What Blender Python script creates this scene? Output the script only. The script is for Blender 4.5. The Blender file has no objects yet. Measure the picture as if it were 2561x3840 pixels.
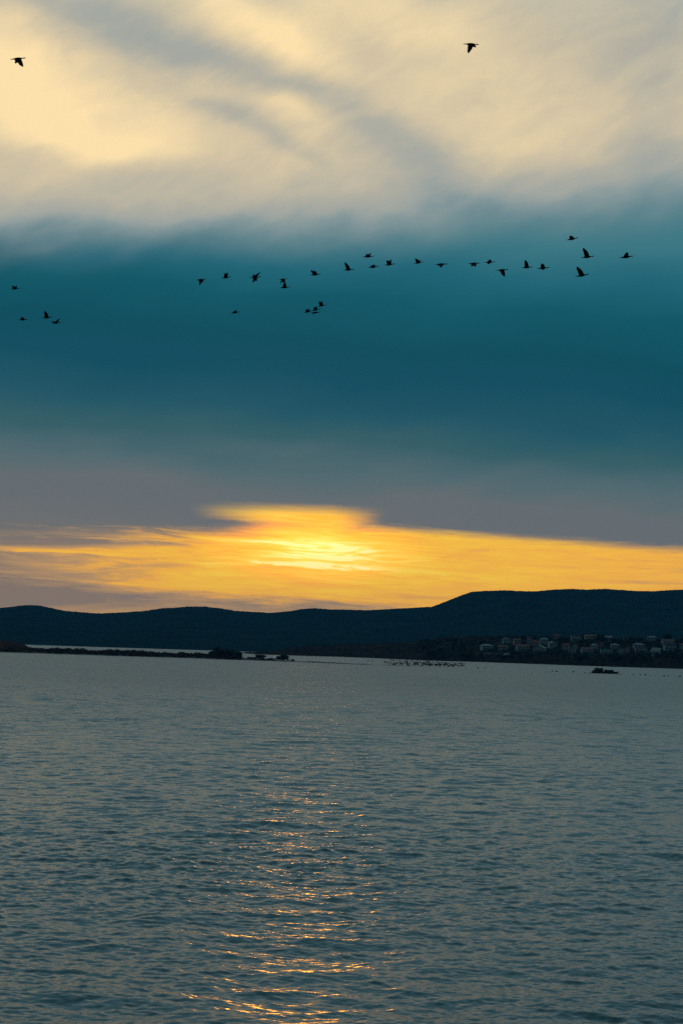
import bpy, math, random
import numpy as np
from mathutils import Vector, Matrix

random.seed(7)
rng = np.random.default_rng(11)
scene = bpy.context.scene
COL = scene.collection
R = math.radians

# ------------------------------------------------------------------ camera
FPX = 7467.0            # focal length in photograph pixels (70 mm, 36 mm tall frame)
PW, PH = 2561.0, 3840.0
CAM = Vector((0.0, 0.0, 12.0))
RHO = math.atan(0.029)                                   # the horizon drops to the right
THETA = math.atan(502.0 / FPX * math.cos(RHO))           # camera looks slightly up
cr, sr, ct, st = math.cos(RHO), math.sin(RHO), math.cos(THETA), math.sin(THETA)
cam_data = bpy.data.cameras.new('camera')
cam = bpy.data.objects.new('camera', cam_data)
COL.objects.link(cam)
ax = Vector((cr, -sr * st, sr * ct)); ay = Vector((-sr, -cr * st, cr * ct)); az_ = -Vector((0, ct, st))
cam.matrix_world = Matrix(((ax.x, ay.x, az_.x, CAM.x), (ax.y, ay.y, az_.y, CAM.y),
                           (ax.z, ay.z, az_.z, CAM.z), (0, 0, 0, 1)))
cam_data.sensor_fit = 'VERTICAL'
cam_data.sensor_height = 36.0
cam_data.lens = 70.0
cam_data.clip_start = 0.5
cam_data.clip_end = 60000.0
scene.camera = cam


def pdir(u, v):
    """photograph pixel -> world direction"""
    cx, cy = (u - PW / 2) / FPX, (PH / 2 - v) / FPX
    xr, yr = cx * cr - cy * sr, cx * sr + cy * cr
    return Vector((xr, ct - yr * st, st + yr * ct))


def at(u, v, Y):
    """point on that pixel's ray at world depth Y"""
    d = pdir(u, v)
    return CAM + d * (Y / d.y)


def on_water(u, v):
    d = pdir(u, v)
    return CAM + d * (CAM.z / -d.z)


def azel(u, v):
    d = pdir(u, v).normalized()
    return math.degrees(math.atan2(d.x, d.y)), math.degrees(math.asin(d.z))


def mpp(Y):
    return Y / FPX      # metres per photograph pixel at depth Y


# ------------------------------------------------------------------ view
scene.view_settings.view_transform = 'Standard'
scene.view_settings.look = 'None'
scene.view_settings.gamma = 1.0
scene.view_settings.exposure = 0.0
scene.view_settings.use_curve_mapping = False
scene.cycles.use_denoising = False
scene.cycles.max_bounces = 6
scene.cycles.sample_clamp_indirect = 6.0


def lin(c):
    return tuple(((x / 255) / 12.92 if x / 255 <= 0.04045 else ((x / 255 + 0.055) / 1.055) ** 2.4) for x in c)


class G:
    """small node-graph writer"""
    def __init__(s, tree):
        s.t = tree; s.n = tree.nodes; s.l = tree.links

    def put(s, sock, v):
        if isinstance(v, bpy.types.NodeSocket):
            s.l.new(v, sock)
        elif v is not None:
            sock.default_value = v

    def m(s, op, a, b=None, c=None, clamp=False):
        n = s.n.new('ShaderNodeMath'); n.operation = op; n.use_clamp = clamp
        for i, v in enumerate((a, b, c)):
            s.put(n.inputs[i], v)
        return n.outputs[0]

    def vm(s, op, a, b=None, out=0):
        n = s.n.new('ShaderNodeVectorMath'); n.operation = op
        s.put(n.inputs[0], a)
        if op == 'SCALE':
            s.put(n.inputs['Scale'], b)
        else:
            s.put(n.inputs[1], b)
        return n.outputs[out]

    def xyz(s, v):
        n = s.n.new('ShaderNodeSeparateXYZ'); s.put(n.inputs[0], v); return n.outputs

    def comb(s, x, y, z):
        n = s.n.new('ShaderNodeCombineXYZ')
        for i, v in enumerate((x, y, z)):
            s.put(n.inputs[i], v)
        return n.outputs[0]

    def noise(s, vec, scale, detail=3, rough=0.5, dist=0.0, color=False):
        n = s.n.new('ShaderNodeTexNoise'); s.put(n.inputs['Vector'], vec)
        n.inputs['Scale'].default_value = scale; n.inputs['Detail'].default_value = detail
        n.inputs['Roughness'].default_value = rough; n.inputs['Distortion'].default_value = dist
        return n.outputs['Color' if color else 'Fac']

    def smooth(s, v, lo, hi, a=0.0, b=1.0):
        n = s.n.new('ShaderNodeMapRange'); n.interpolation_type = 'SMOOTHSTEP'
        s.put(n.inputs['Value'], v); s.put(n.inputs['From Min'], lo); s.put(n.inputs['From Max'], hi)
        n.inputs['To Min'].default_value = a; n.inputs['To Max'].default_value = b
        return n.outputs[0]

    def ramp(s, v, stops, interp='LINEAR'):
        n = s.n.new('ShaderNodeValToRGB'); n.color_ramp.interpolation = interp
        e = n.color_ramp.elements
        while len(e) < len(stops):
            e.new(0.5)
        for el, (p, c) in zip(e, stops):
            el.position = p
        for el, (p, c) in zip(e, stops):
            el.color = (*c, 1)
        s.put(n.inputs[0], v)
        return n.outputs[0]

    def mix(s, f, a, b, mode='MIX'):
        n = s.n.new('ShaderNodeMix'); n.data_type = 'RGBA'; n.blend_type = mode
        s.put(n.inputs['Factor'], f)
        for k, v in (('A', a), ('B', b)):
            sock = [i for i in n.inputs if i.name == k and i.type == 'RGBA'][0]
            if isinstance(v, tuple):
                v = (*v[:3], 1)
            s.put(sock, v)
        return [o for o in n.outputs if o.type == 'RGBA'][0]

    def mapping(s, vec, loc=(0, 0, 0), rot=(0, 0, 0), sc=(1, 1, 1), kind='TEXTURE'):
        n = s.n.new('ShaderNodeMapping'); n.vector_type = kind
        s.put(n.inputs['Vector'], vec)
        n.inputs['Location'].default_value = loc; n.inputs['Rotation'].default_value = rot
        n.inputs['Scale'].default_value = sc
        return n.outputs[0]

    def blob(s, vec, cx, cy, sx, sy, w, rot=0.0, acc=None):
        """soft gaussian bank of cloud in azimuth / elevation degrees"""
        mp = s.mapping(vec, (cx, cy, 0), (0, 0, rot), (sx, sy, 1))
        d = s.vm('DOT_PRODUCT', mp, mp, out=1)
        e = s.m('POWER', 0.36788, d)
        return s.m('MULTIPLY_ADD', e, w, acc if acc is not None else 0.0)


# ------------------------------------------------------------------ sun and sky
SUN_AZ, SUN_EL = azel(1165, 2052)
sun_data = bpy.data.lights.new('sun', 'SUN')
sun_data.energy = 0.08
sun_data.color = (1.0, 0.37, 0.02)
sun_data.angle = R(3.2)
sun = bpy.data.objects.new('sun', sun_data)
COL.objects.link(sun)
sdir = Vector((math.sin(R(SUN_AZ)) * math.cos(R(SUN_EL)), math.cos(R(SUN_AZ)) * math.cos(R(SUN_EL)), math.sin(R(SUN_EL))))
sun.rotation_euler = sdir.to_track_quat('Z', 'Y').to_euler()

world = bpy.data.worlds.new('World')
scene.world = world
world.use_nodes = True
wt = world.node_tree
wt.nodes.clear()
g = G(wt)
tc = g.n.new('ShaderNodeTexCoord')
D = g.vm('NORMALIZE', tc.outputs['Generated'])
dx, dy, dz = g.xyz(D)
A0 = g.m('MULTIPLY', g.m('ARCTAN2', dx, dy), 180 / math.pi)
E0 = g.m('MULTIPLY', g.m('ARCSINE', dz), 180 / math.pi)
AE0 = g.comb(A0, E0, 0.0)
# billow warp, so that the banks get cloud edges
wn = g.noise(g.mapping(D, (0, 0, 0), (0, R(-20), 0), (1, 1, 0.45), 'TEXTURE'), 7.0, 4, 0.55, 0.3, color=True)
wn2 = g.noise(g.mapping(D, (3, 1, 2), (0, R(-25), 0), (1.0, 1, 0.4), 'TEXTURE'), 26.0, 4, 0.55, 0.2, color=True)
W = g.vm('SCALE', g.vm('SUBTRACT', wn, (0.5, 0.5, 0.5)), 1.5)
W2 = g.vm('SCALE', g.vm('SUBTRACT', wn2, (0.5, 0.5, 0.5)), 0.6)
AE = g.vm('ADD', AE0, g.vm('ADD', W, W2))
A, E, _ = g.xyz(AE)
PPD = FPX * math.pi / 180


def bank(acc, u, v, su, sv, w, rot=0.0, vec=AE):
    """a bank of cloud given by the direction in which it is seen; rot: clockwise on the picture, degrees"""
    a, e = azel(u, v)
    return g.blob(vec, a, e, su / PPD, sv / PPD, w, R(-rot), acc)


# --- upper veil of cloud: density 0 (open, deep teal) .. 1 (thick, sun-lit cream)
e_left, e_right = azel(0, 885)[1], azel(2561, 715)[1]
a_left, a_right = azel(0, 850)[0], azel(2561, 690)[0]
slope = (e_right - e_left) / (a_right - a_left)
Acl = g.m('MAXIMUM', g.m('MINIMUM', A, 20.0), -20.0)
edge = g.m('MULTIPLY_ADD', Acl, slope, e_left - a_left * slope)
rel = g.m('SUBTRACT', E, edge)
dens = g.smooth(rel, -1.7, 2.3, 0.0, 0.69)
fb = g.noise(g.mapping(D, (1, 2, 3), (R(8), R(-28), 0), (1.0, 1, 0.5), 'TEXTURE'), 7.0, 5, 0.5, 0.3)
fb2 = g.noise(g.mapping(D, (4, 1, 3), (R(5), R(-24), 0), (1.0, 1, 0.42), 'TEXTURE'), 30.0, 5, 0.6, 0.5)
fbA = g.m('MULTIPLY', g.m('MULTIPLY_ADD', g.m('SUBTRACT', fb2, 0.5), 0.75, g.m('SUBTRACT', fb, 0.5)), g.smooth(rel, -1.4, 1.8, 0.0, 0.40))
dens = g.m('ADD', dens, fbA)
for u, v, su, sv, w, rot in (
        (120, 330, 560, 150, 0.27, 14), (420, 540, 420, 70, 0.22, 10), (40, 120, 230, 130, 0.18, 25),
        (1000, 130, 470, 100, 0.32, 30), (1560, 90, 480, 110, 0.16, 10), (1090, 430, 120, 55, 0.26, 12),
        (560, 420, 300, 90, 0.10, 30), (1800, 400, 480, 170, 0.09, 12), (2200, 590, 200, 60, 0.08, 10),
        (230, 20, 260, 70, -0.16, 18), (520, 105, 250, 75, -0.20, 20), (830, 225, 240, 75, -0.22, 24), (1130, 330, 230, 75, -0.20, 24),
        (1420, 470, 240, 85, -0.18, 28), (1600, 590, 260, 110, -0.14, 30),
        (860, 455, 170, 36, -0.13, 27), (1080, 555, 180, 36, -0.14, 27), (1750, 720, 300, 90, -0.08, 0),
        (2480, 180, 220, 260, -0.13, 0), (2480, 560, 260, 90, -0.10, -10), (1240, 660, 230, 60, 0.10, 20),
        (700, 760, 500, 60, 0.12, -6), (60, 560, 160, 60, -0.08, 0)):
    dens = bank(dens, u, v, su, sv, w, rot)
# away from the sun the veil turns to plain grey-blue overcast
sund = g.vm('DOT_PRODUCT', D, tuple(sdir), out=1)
toward = g.m('MULTIPLY', g.smooth(sund, 0.915, 0.955, 0.0, 1.0), g.smooth(E, 24.0, 17.0, 0.0, 1.0))
veil = g.ramp(dens, [(0.0, lin((120, 145, 150))), (0.30, lin((146, 160, 160))), (0.52, lin((178, 176, 163))),
                     (0.72, lin((212, 197, 166))), (1.0, lin((255, 227, 174)))])
grey = g.ramp(dens, [(0.0, lin((96, 152, 170))), (0.5, lin((120, 168, 182))), (1.0, lin((150, 184, 192)))])
dusk = g.smooth(sund, -0.5, 0.80, 0.16, 1.0)          # the sky darkens away from the sunset
grey = g.vm('SCALE', grey, dusk)
veil = g.mix(toward, grey, veil)
# --- the deep teal bank below it
teal_stops = [(2.0, (120, 116, 112)), (3.6, (105, 111, 115)), (4.3, (103, 111, 115)), (4.9, (84, 108, 114)),
              (5.7, (56, 97, 105)), (6.6, (34, 88, 103)), (7.6, (19, 79, 98)), (8.7, (13, 79, 95)),
              (9.9, (17, 89, 104)),
              (10.9, (33, 103, 120)), (12.0, (60, 120, 132)), (16.0, (96, 136, 146))]
mot = g.noise(g.mapping(D, (2, 7, 1), (0, R(-6), 0), (1, 1, 0.35), 'TEXTURE'), 11.0, 4, 0.5, 0.3)
lean_a = g.m('MAXIMUM', g.m('MINIMUM', A0, 14.0), -14.0)
En = g.m('DIVIDE', g.m('ADD', g.m('MULTIPLY_ADD', lean_a, 0.045, E0), g.m('MULTIPLY_ADD', mot, 1.5, -0.75)), 20.0)
teal = g.ramp(En, [(e / 20, lin(c)) for e, c in teal_stops])
cover = g.smooth(dens, 0.0, 0.42)
sky_up = g.mix(cover, teal, veil)

# --- the burning gap over the hills
nodec = g.n.new('ShaderNodeFloatCurve')
cv = nodec.mapping.curves[0]
pts = [(-400, 1985), (0, 1982), (400, 1976), (720, 1972), (1000, 1970), (1300, 1962), (1400, 1966),
       (1600, 1985), (1900, 2005), (2300, 2035), (2561, 2050), (3000, 2075)]
pp = []
for u, v in pts:
    a, e = azel(u, v)
    pp.append(((a + 15) / 30, e / 8))
while len(cv.points) < len(pp):
    cv.points.new(0.5, 0.5)
for p, q in zip(cv.points, pp):
    p.location = q
for p in cv.points:
    p.handle_type = 'VECTOR'
nodec.mapping.update()
sn = g.noise(g.mapping(D, (0, 0, 0), (0, 0, 0), (1, 1, 0.10), 'TEXTURE'), 10.0, 6, 0.62, 0.8)      # flat streaks
sn2 = g.noise(g.mapping(D, (5, 2, 1), (0, R(1.5), 0), (1, 1, 0.085), 'TEXTURE'), 30.0, 6, 0.65, 0.9)
snc = g.m('SUBTRACT', sn, 0.5); sn2c = g.m('SUBTRACT', sn2, 0.5)
g.put(nodec.inputs['Value'], g.m('DIVIDE', g.m('ADD', A0, g.m('MULTIPLY_ADD', snc, 0.35, 15.0)), 30.0))
gedge = g.m('MULTIPLY', nodec.outputs[0], 8.0)
below = g.m('SUBTRACT', g.m('MULTIPLY_ADD', sn2c, g.smooth(A0, -6.0, 3.0, 0.7, 0.25), g.m('MULTIPLY_ADD', snc, 0.25, gedge)), E0)
gap = g.smooth(below, -0.10, g.smooth(A0, -6.0, 2.0, 0.50, 0.26))
# a brighter break reaching up over the sun
en = g.m('MULTIPLY_ADD', sn2c, 0.25, E0); an = g.m('MULTIPLY_ADD', snc, 1.6, A0)
lt = g.smooth(en, azel(1080, 1880)[1], azel(1080, 1935)[1])
ll = g.smooth(an, azel(720, 1920)[0], azel(1060, 1920)[0])
lr = g.smooth(an, azel(1450, 1930)[0], azel(1240, 1930)[0])
wedge = bank(None, 700, 1955, 300, 16, 1.0, 0, g.comb(an, en, 0.0))
lobe = g.m('MULTIPLY', g.m('MULTIPLY', lt, ll), g.m('MULTIPLY', lr, g.m('SUBTRACT', 1.0, wedge, clamp=True)))
lobe = g.m('MULTIPLY', lobe, g.smooth(E0, azel(1080, 2030)[1], azel(1080, 2000)[1], 1.0, 1.0))
gap = g.m('MAXIMUM', gap, lobe)
STR = g.comb(g.m('MULTIPLY_ADD', snc, 3.0, A0), g.m('MULTIPLY_ADD', sn2c, 0.35, E0), 0.0)
fire = g.m('MULTIPLY_ADD', snc, 0.70, 0.47)
fire = g.m('MULTIPLY_ADD', sn2c, bank(0.45, 1150, 2060, 600, 110, 1.1, 0, AE0), fire)
for u, v, su, sv, w, rot in (
        (1180, 2036, 290, 82, 0.46, 1), (1190, 2080, 560, 30, 0.16, 1), (1100, 1925, 220, 26, 0.16, 0),
        (1350, 2130, 480, 12, 0.36, 2.5), (1900, 2080, 800, 60, 0.05, 3), (1150, 2180, 700, 60, 0.12, 0),
        (1240, 2005, 330, 14, -0.16, 2), (900, 2028, 260, 12, 0.16, 0),
        (-150, 2190, 480, 130, -0.50, 0), (-350, 2020, 700, 60, -0.35, 0), (300, 2030, 330, 14, -0.32, 0), (200, 2068, 420, 8, 0.30, 1),
        (900, 2272, 950, 34, -0.36, 0.5), (150, 2260, 500, 60, -0.16, 0), (760, 1958, 230, 17, -0.42, 1), (300, 1985, 500, 22, -0.30, 0)):
    fire = bank(fire, u, v, su, sv, w, rot, STR)
far_az = g.smooth(g.m('ABSOLUTE', g.m('SUBTRACT', A0, SUN_AZ)), 9.0, 34.0, 0.0, 0.75)
fire = g.m('SUBTRACT', fire, far_az)
burn = g.ramp(fire, [(0.0, lin((142, 124, 110))), (0.22, lin((190, 150, 104))), (0.42, lin((249, 180, 72))),
                     (0.62, lin((255, 199, 66))), (0.82, lin((255, 214, 82))), (0.95, lin((255, 234, 118))), (1.0, lin((255, 246, 165)))])
hot = bank(None, 1165, 2045, 230, 80, 2.2, 0, AE0)
burn = g.mix(1.0, burn, g.comb(g.m('ADD', 1.0, hot), g.m('MULTIPLY_ADD', hot, 0.12, 1.0), 1.0), 'MULTIPLY')
sky_c = g.mix(gap, sky_up, burn)

# --- clear evening air behind the cloud
nish = g.n.new('ShaderNodeTexSky')
nish.sky_type = 'NISHITA'
nish.sun_disc = False
nish.sun_elevation = R(SUN_EL)
nish.sun_rotation = R(SUN_AZ)
nish.air_density = 1.0; nish.dust_density = 2.0; nish.ozone_density = 2.0
clear = g.vm('SCALE', nish.outputs[0], 0.05)
full = g.mix(0.997, clear, sky_c)
bg = g.n.new('ShaderNodeBackground')
g.put(bg.inputs['Color'], full)
bg.inputs['Strength'].default_value = 1.0
wo = g.n.new('ShaderNodeOutputWorld')
g.l.new(bg.outputs[0], wo.inputs['Surface'])
world.cycles.sampling_method = 'MANUAL'
world.cycles.sample_map_resolution = 1024


# ------------------------------------------------------------------ materials
def mat(name, c1, c2=None, scale=1.0, rough=0.9, detail=4, spec=0.2, bump=0.0):
    m = bpy.data.materials.new(name); m.use_nodes = True
    q = G(m.node_tree); b = m.node_tree.nodes['Principled BSDF']
    b.inputs['Roughness'].default_value = rough
    b.inputs['Specular IOR Level'].default_value = spec
    if c2 is None:
        c2 = tuple(x * 0.7 for x in c1)
    geo = q.n.new('ShaderNodeNewGeometry')
    n = q.noise(geo.outputs['Position'], scale, detail, 0.6)
    q.l.new(q.ramp(n, [(0.3, c2), (0.7, c1)]), b.inputs['Base Color'])
    if bump:
        bn = q.n.new('ShaderNodeBump'); bn.inputs['Strength'].default_value = bump
        q.l.new(n, bn.inputs['Height']); q.l.new(bn.outputs[0], b.inputs['Normal'])
    return m


M_FOREST = mat('hill_forest', (0.016, 0.042, 0.046), (0.008, 0.024, 0.028), 0.012, 1.0, 6, 0.0)
M_SCRUB = mat('scrub_slope', (0.030, 0.034, 0.022), (0.014, 0.018, 0.014), 0.03, 1.0, 6, 0.0)
M_EARTH = mat('red_earth', (0.050, 0.032, 0.026), (0.018, 0.016, 0.014), 0.02, 1.0, 6, 0.0)
M_BLUFF = mat('bluff_earth', (0.10, 0.050, 0.034), (0.045, 0.026, 0.020), 0.06, 1.0, 6, 0.0)
M_LEAF = mat('dark_leaves', (0.035, 0.055, 0.030), (0.018, 0.030, 0.018), 0.6, 0.9)
M_REED = mat('dry_reeds', (0.105, 0.054, 0.036), (0.045, 0.026, 0.020), 0.15, 0.95)
M_BARK = mat('bark', (0.06, 0.045, 0.035), None, 3.0)
M_SAND = mat('wet_sand', (0.09, 0.08, 0.065), (0.05, 0.045, 0.04), 0.2, 0.8)
M_BIRD = mat('black_plumage', (0.012, 0.012, 0.013), (0.006, 0.006, 0.007), 14.0, 0.8, 3, 0.15)
M_HULL = mat('tarred_steel', (0.03, 0.03, 0.032), (0.016, 0.015, 0.015), 1.2, 0.7)
M_PLANK = mat('weathered_planks', (0.07, 0.055, 0.045), (0.035, 0.03, 0.026), 2.0, 0.85)
M_TARP = mat('green_tarpaulin', (0.05, 0.07, 0.065), (0.03, 0.045, 0.045), 0.7, 0.6)
M_FLOAT = mat('dark_float', (0.03, 0.03, 0.03), None, 2.0, 0.6)
M_GLASS = mat('window_glass', (0.02, 0.025, 0.03), (0.015, 0.018, 0.02), 0.8, 0.15, 2, 0.5)
M_RED = mat('red_roof_tiles', (0.20, 0.085, 0.055), (0.11, 0.05, 0.035), 1.5, 0.85)
M_GREYROOF = mat('grey_roof_sheet', (0.22, 0.23, 0.24), (0.15, 0.16, 0.17), 0.6, 0.7)
M_TEALROOF = mat('teal_roof_sheet', (0.10, 0.22, 0.23), (0.07, 0.16, 0.17), 0.6, 0.6)
WALLS = {'white': mat('white_render', (0.34, 0.39, 0.41), (0.22, 0.26, 0.28), 0.4),
         'cream': mat('cream_render', (0.40, 0.36, 0.30), (0.30, 0.27, 0.22), 0.4),
         'pink': mat('pink_render', (0.50, 0.33, 0.28), (0.40, 0.27, 0.23), 0.4),
         'blue': mat('blue_render', (0.30, 0.45, 0.50), (0.24, 0.37, 0.42), 0.4),
         'brown': mat('bare_brick_render', (0.22, 0.12, 0.09), (0.15, 0.085, 0.07), 0.8),
         'grey': mat('grey_render', (0.34, 0.35, 0.36), (0.26, 0.27, 0.28), 0.4)}


# ------------------------------------------------------------------ mesh helpers
def link(name, verts, faces, material, parent=None, smooth=False):
    me = bpy.data.meshes.new(name)
    me.from_pydata([tuple(v) for v in verts], [], [tuple(f) for f in faces])
    me.materials.append(material)
    if smooth:
        me.polygons.foreach_set('use_smooth', [True] * len(me.polygons))
    me.update()
    o = bpy.data.objects.new(name, me)
    COL.objects.link(o)
    if parent is not None:
        o.parent = parent
    return o


def link_np(name, V, F, material, smooth=True):
    me = bpy.data.meshes.new(name)
    nv, nf = len(V), len(F)
    me.vertices.add(nv); me.vertices.foreach_set('co', V.astype(np.float32).ravel())
    me.loops.add(nf * 4); me.polygons.add(nf)
    me.loops.foreach_set('vertex_index', F.astype(np.int32).ravel())
    me.polygons.foreach_set('loop_start', np.arange(0, nf * 4, 4, dtype=np.int32))
    me.polygons.foreach_set('use_smooth', np.full(nf, smooth))
    me.materials.append(material)
    me.update(calc_edges=True)
    o = bpy.data.objects.new(name, me)
    COL.objects.link(o)
    return o


def grid_faces(nr, nc):
    i = np.arange(nr - 1)[:, None] * nc + np.arange(nc - 1)[None, :]
    return np.stack([i, i + 1, i + nc + 1, i + nc], -1).reshape(-1, 4)


def tag(o, label, cat, group=None):
    o['label'] = label; o['category'] = cat
    if group:
        o['group'] = group
    return o


def empty(name, loc, rz=0.0):
    o = bpy.data.objects.new(name, None)
    COL.objects.link(o)
    o.location = loc; o.rotation_euler = (0, 0, rz); o.empty_display_size = 0.5
    return o


class MB:
    def __init__(s):
        s.v = []; s.f = []

    def box(s, x0, x1, y0, y1, z0, z1):
        b = len(s.v)
        s.v += [(x0, y0, z0), (x1, y0, z0), (x1, y1, z0), (x0, y1, z0), (x0, y0, z1), (x1, y0, z1), (x1, y1, z1), (x0, y1, z1)]
        s.f += [tuple(b + i for i in q) for q in ((0, 3, 2, 1), (4, 5, 6, 7), (0, 1, 5, 4), (1, 2, 6, 5), (2, 3, 7, 6), (3, 0, 4, 7))]
        return s

    def tube(s, p, q, r0, r1, n=8):
        p, q = Vector(p), Vector(q); d = (q - p).normalized()
        a = d.orthogonal().normalized(); c = d.cross(a); b = len(s.v)
        for c0, rr in ((p, r0), (q, r1)):
            for i in range(n):
                t = 2 * math.pi * i / n
                s.v.append(tuple(c0 + a * (rr * math.cos(t)) + c * (rr * math.sin(t))))
        for i in range(n):
            j = (i + 1) % n
            s.f.append((b + i, b + j, b + n + j, b + n + i))
        s.f.append(tuple(b + i for i in range(n))[::-1]); s.f.append(tuple(b + n + i for i in range(n)))
        return s

    def build(s, name, material, parent=None, smooth=False):
        return link(name, s.v, s.f, material, parent, smooth)


# numpy value noise
_tab = rng.random((256, 256))


def vnoise(x, y):
    xi = np.floor(x).astype(int); yi = np.floor(y).astype(int)
    fx, fy = x - xi, y - yi
    fx = fx * fx * (3 - 2 * fx); fy = fy * fy * (3 - 2 * fy)
    a = _tab[xi % 256, yi % 256]; b = _tab[(xi + 1) % 256, yi % 256]
    c = _tab[xi % 256, (yi + 1) % 256]; d = _tab[(xi + 1) % 256, (yi + 1) % 256]
    return (a * (1 - fx) + b * fx) * (1 - fy) + (c * (1 - fx) + d * fx) * fy


def fbm(x, y, o=4):
    t = 0; a = 0.5
    for i in range(o):
        t = t + a * (vnoise(x * 2 ** i + 17.3 * i, y * 2 ** i + 5.1 * i) - 0.5); a *= 0.5
    return t * 2


# ------------------------------------------------------------------ water
def water_material():
    m = bpy.data.materials.new('sea_water'); m.use_nodes = True
    q = G(m.node_tree); b = m.node_tree.nodes['Principled BSDF']
    b.inputs['Base Color'].default_value = (0.008, 0.066, 0.088, 1)
    b.inputs['Roughness'].default_value = 0.10
    b.inputs['IOR'].default_value = 1.333
    b.inputs['Specular Tint'].default_value = (0.72, 0.96, 1.0, 1)
    geo = q.n.new('ShaderNodeNewGeometry')
    P = geo.outputs['Position']
    px, py, pz = q.xyz(P)
    flat = q.comb(px, py, 0.0)
    fine = q.noise(q.mapping(flat, rot=(0, 0, R(12)), sc=(1.0, 1, 1)), 3.4, 2, 0.6, 0.4, color=True)
    mid = q.noise(q.mapping(flat, rot=(0, 0, R(-9)), sc=(1.0, 1, 1)), 1.3, 2, 0.6, 0.5, color=True)
    big = q.noise(q.mapping(flat, rot=(0, 0, R(6)), sc=(1.2, 1, 1)), 0.42, 2, 0.5, 0.4, color=True)
    half = (0.5, 0.5, 0.5)
    s1 = q.vm('SCALE', q.vm('SUBTRACT', fine, half), 0.26)
    # geometry carries the larger waves near by; farther out the slope field takes over
    f2 = q.smooth(py, 110.0, 300.0, 0.16, 0.42)
    f3 = q.smooth(py, 120.0, 450.0, 0.0, 0.20)
    s2 = q.vm('SCALE', q.vm('SUBTRACT', mid, half), f2)
    s3 = q.vm('SCALE', q.vm('SUBTRACT', big, half), f3)
    gust = q.noise(q.mapping(flat, sc=(1.6, 1, 1)), 0.012, 3, 0.5)
    sl = q.vm('ADD', s1, q.vm('ADD', s2, s3))
    sl = q.vm('SCALE', sl, q.smooth(gust, 0.25, 0.75, 0.75, 1.2))
    sl = q.vm('MULTIPLY', sl, (0.8, 1.0, 0.0))
    # tilt added to the normals toward the viewer, so reflections pick up higher sky
    lean = q.comb(0.0, q.smooth(py, 60.0, 300.0, -0.074, -0.146), 0.0)
    N = q.vm('NORMALIZE', q.vm('ADD', geo.outputs['Normal'], q.vm('ADD', sl, lean)))
    # unresolved ripples farther out act as roughness
    q.l.new(q.smooth(py, 60.0, 700.0, 0.19, 0.34), b.inputs['Roughness'])
    q.l.new(N, b.inputs['Normal'])
    return m


M_WATER = water_material()


def wave_tile(L, n, lmin, lmax, slope_rms, wind, spread, seed, fall=2.4):
    r = np.random.default_rng(seed)
    k1 = np.fft.fftfreq(n, L / n) * 2 * np.pi
    kx, ky = np.meshgrid(k1, k1, indexing='ij')
    k = np.hypot(kx, ky); k[0, 0] = 1
    lam = 2 * np.pi / k
    dirf = np.abs(np.cos(np.arctan2(ky, kx) - wind)) ** spread
    amp = k ** -fall * dirf * (lam > lmin) * (lam < lmax); amp[0, 0] = 0
    h = amp * (r.normal(size=k.shape) + 1j * r.normal(size=k.shape))
    H = np.fft.ifft2(h)
    sx = np.fft.ifft2(1j * kx * h).real; sy = np.fft.ifft2(1j * ky * h).real
    s = slope_rms / math.sqrt((sx ** 2 + sy ** 2).mean())
    X = np.fft.ifft2(1j * kx / k * h).real; Yd = np.fft.ifft2(1j * ky / k * h).real
    return L, n, H.real * s, X * s, Yd * s


def sample(tile, x, y, ang):
    L, n, H, X, Yd = tile
    ca, sa = math.cos(ang), math.sin(ang)
    u = ((x * ca + y * sa) / L * n) % n; v = ((-x * sa + y * ca) / L * n) % n
    i = np.floor(u).astype(int) % n; j = np.floor(v).astype(int) % n
    fu, fv = u - np.floor(u), v - np.floor(v)
    i1, j1 = (i + 1) % n, (j + 1) % n
    def it(Q):
        return (Q[i, j] * (1 - fu) + Q[i1, j] * fu) * (1 - fv) + (Q[i, j1] * (1 - fu) + Q[i1, j1] * fu) * fv
    gx, gy = it(X), it(Yd)
    return it(H), gx * ca - gy * sa, gx * sa + gy * ca


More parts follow.
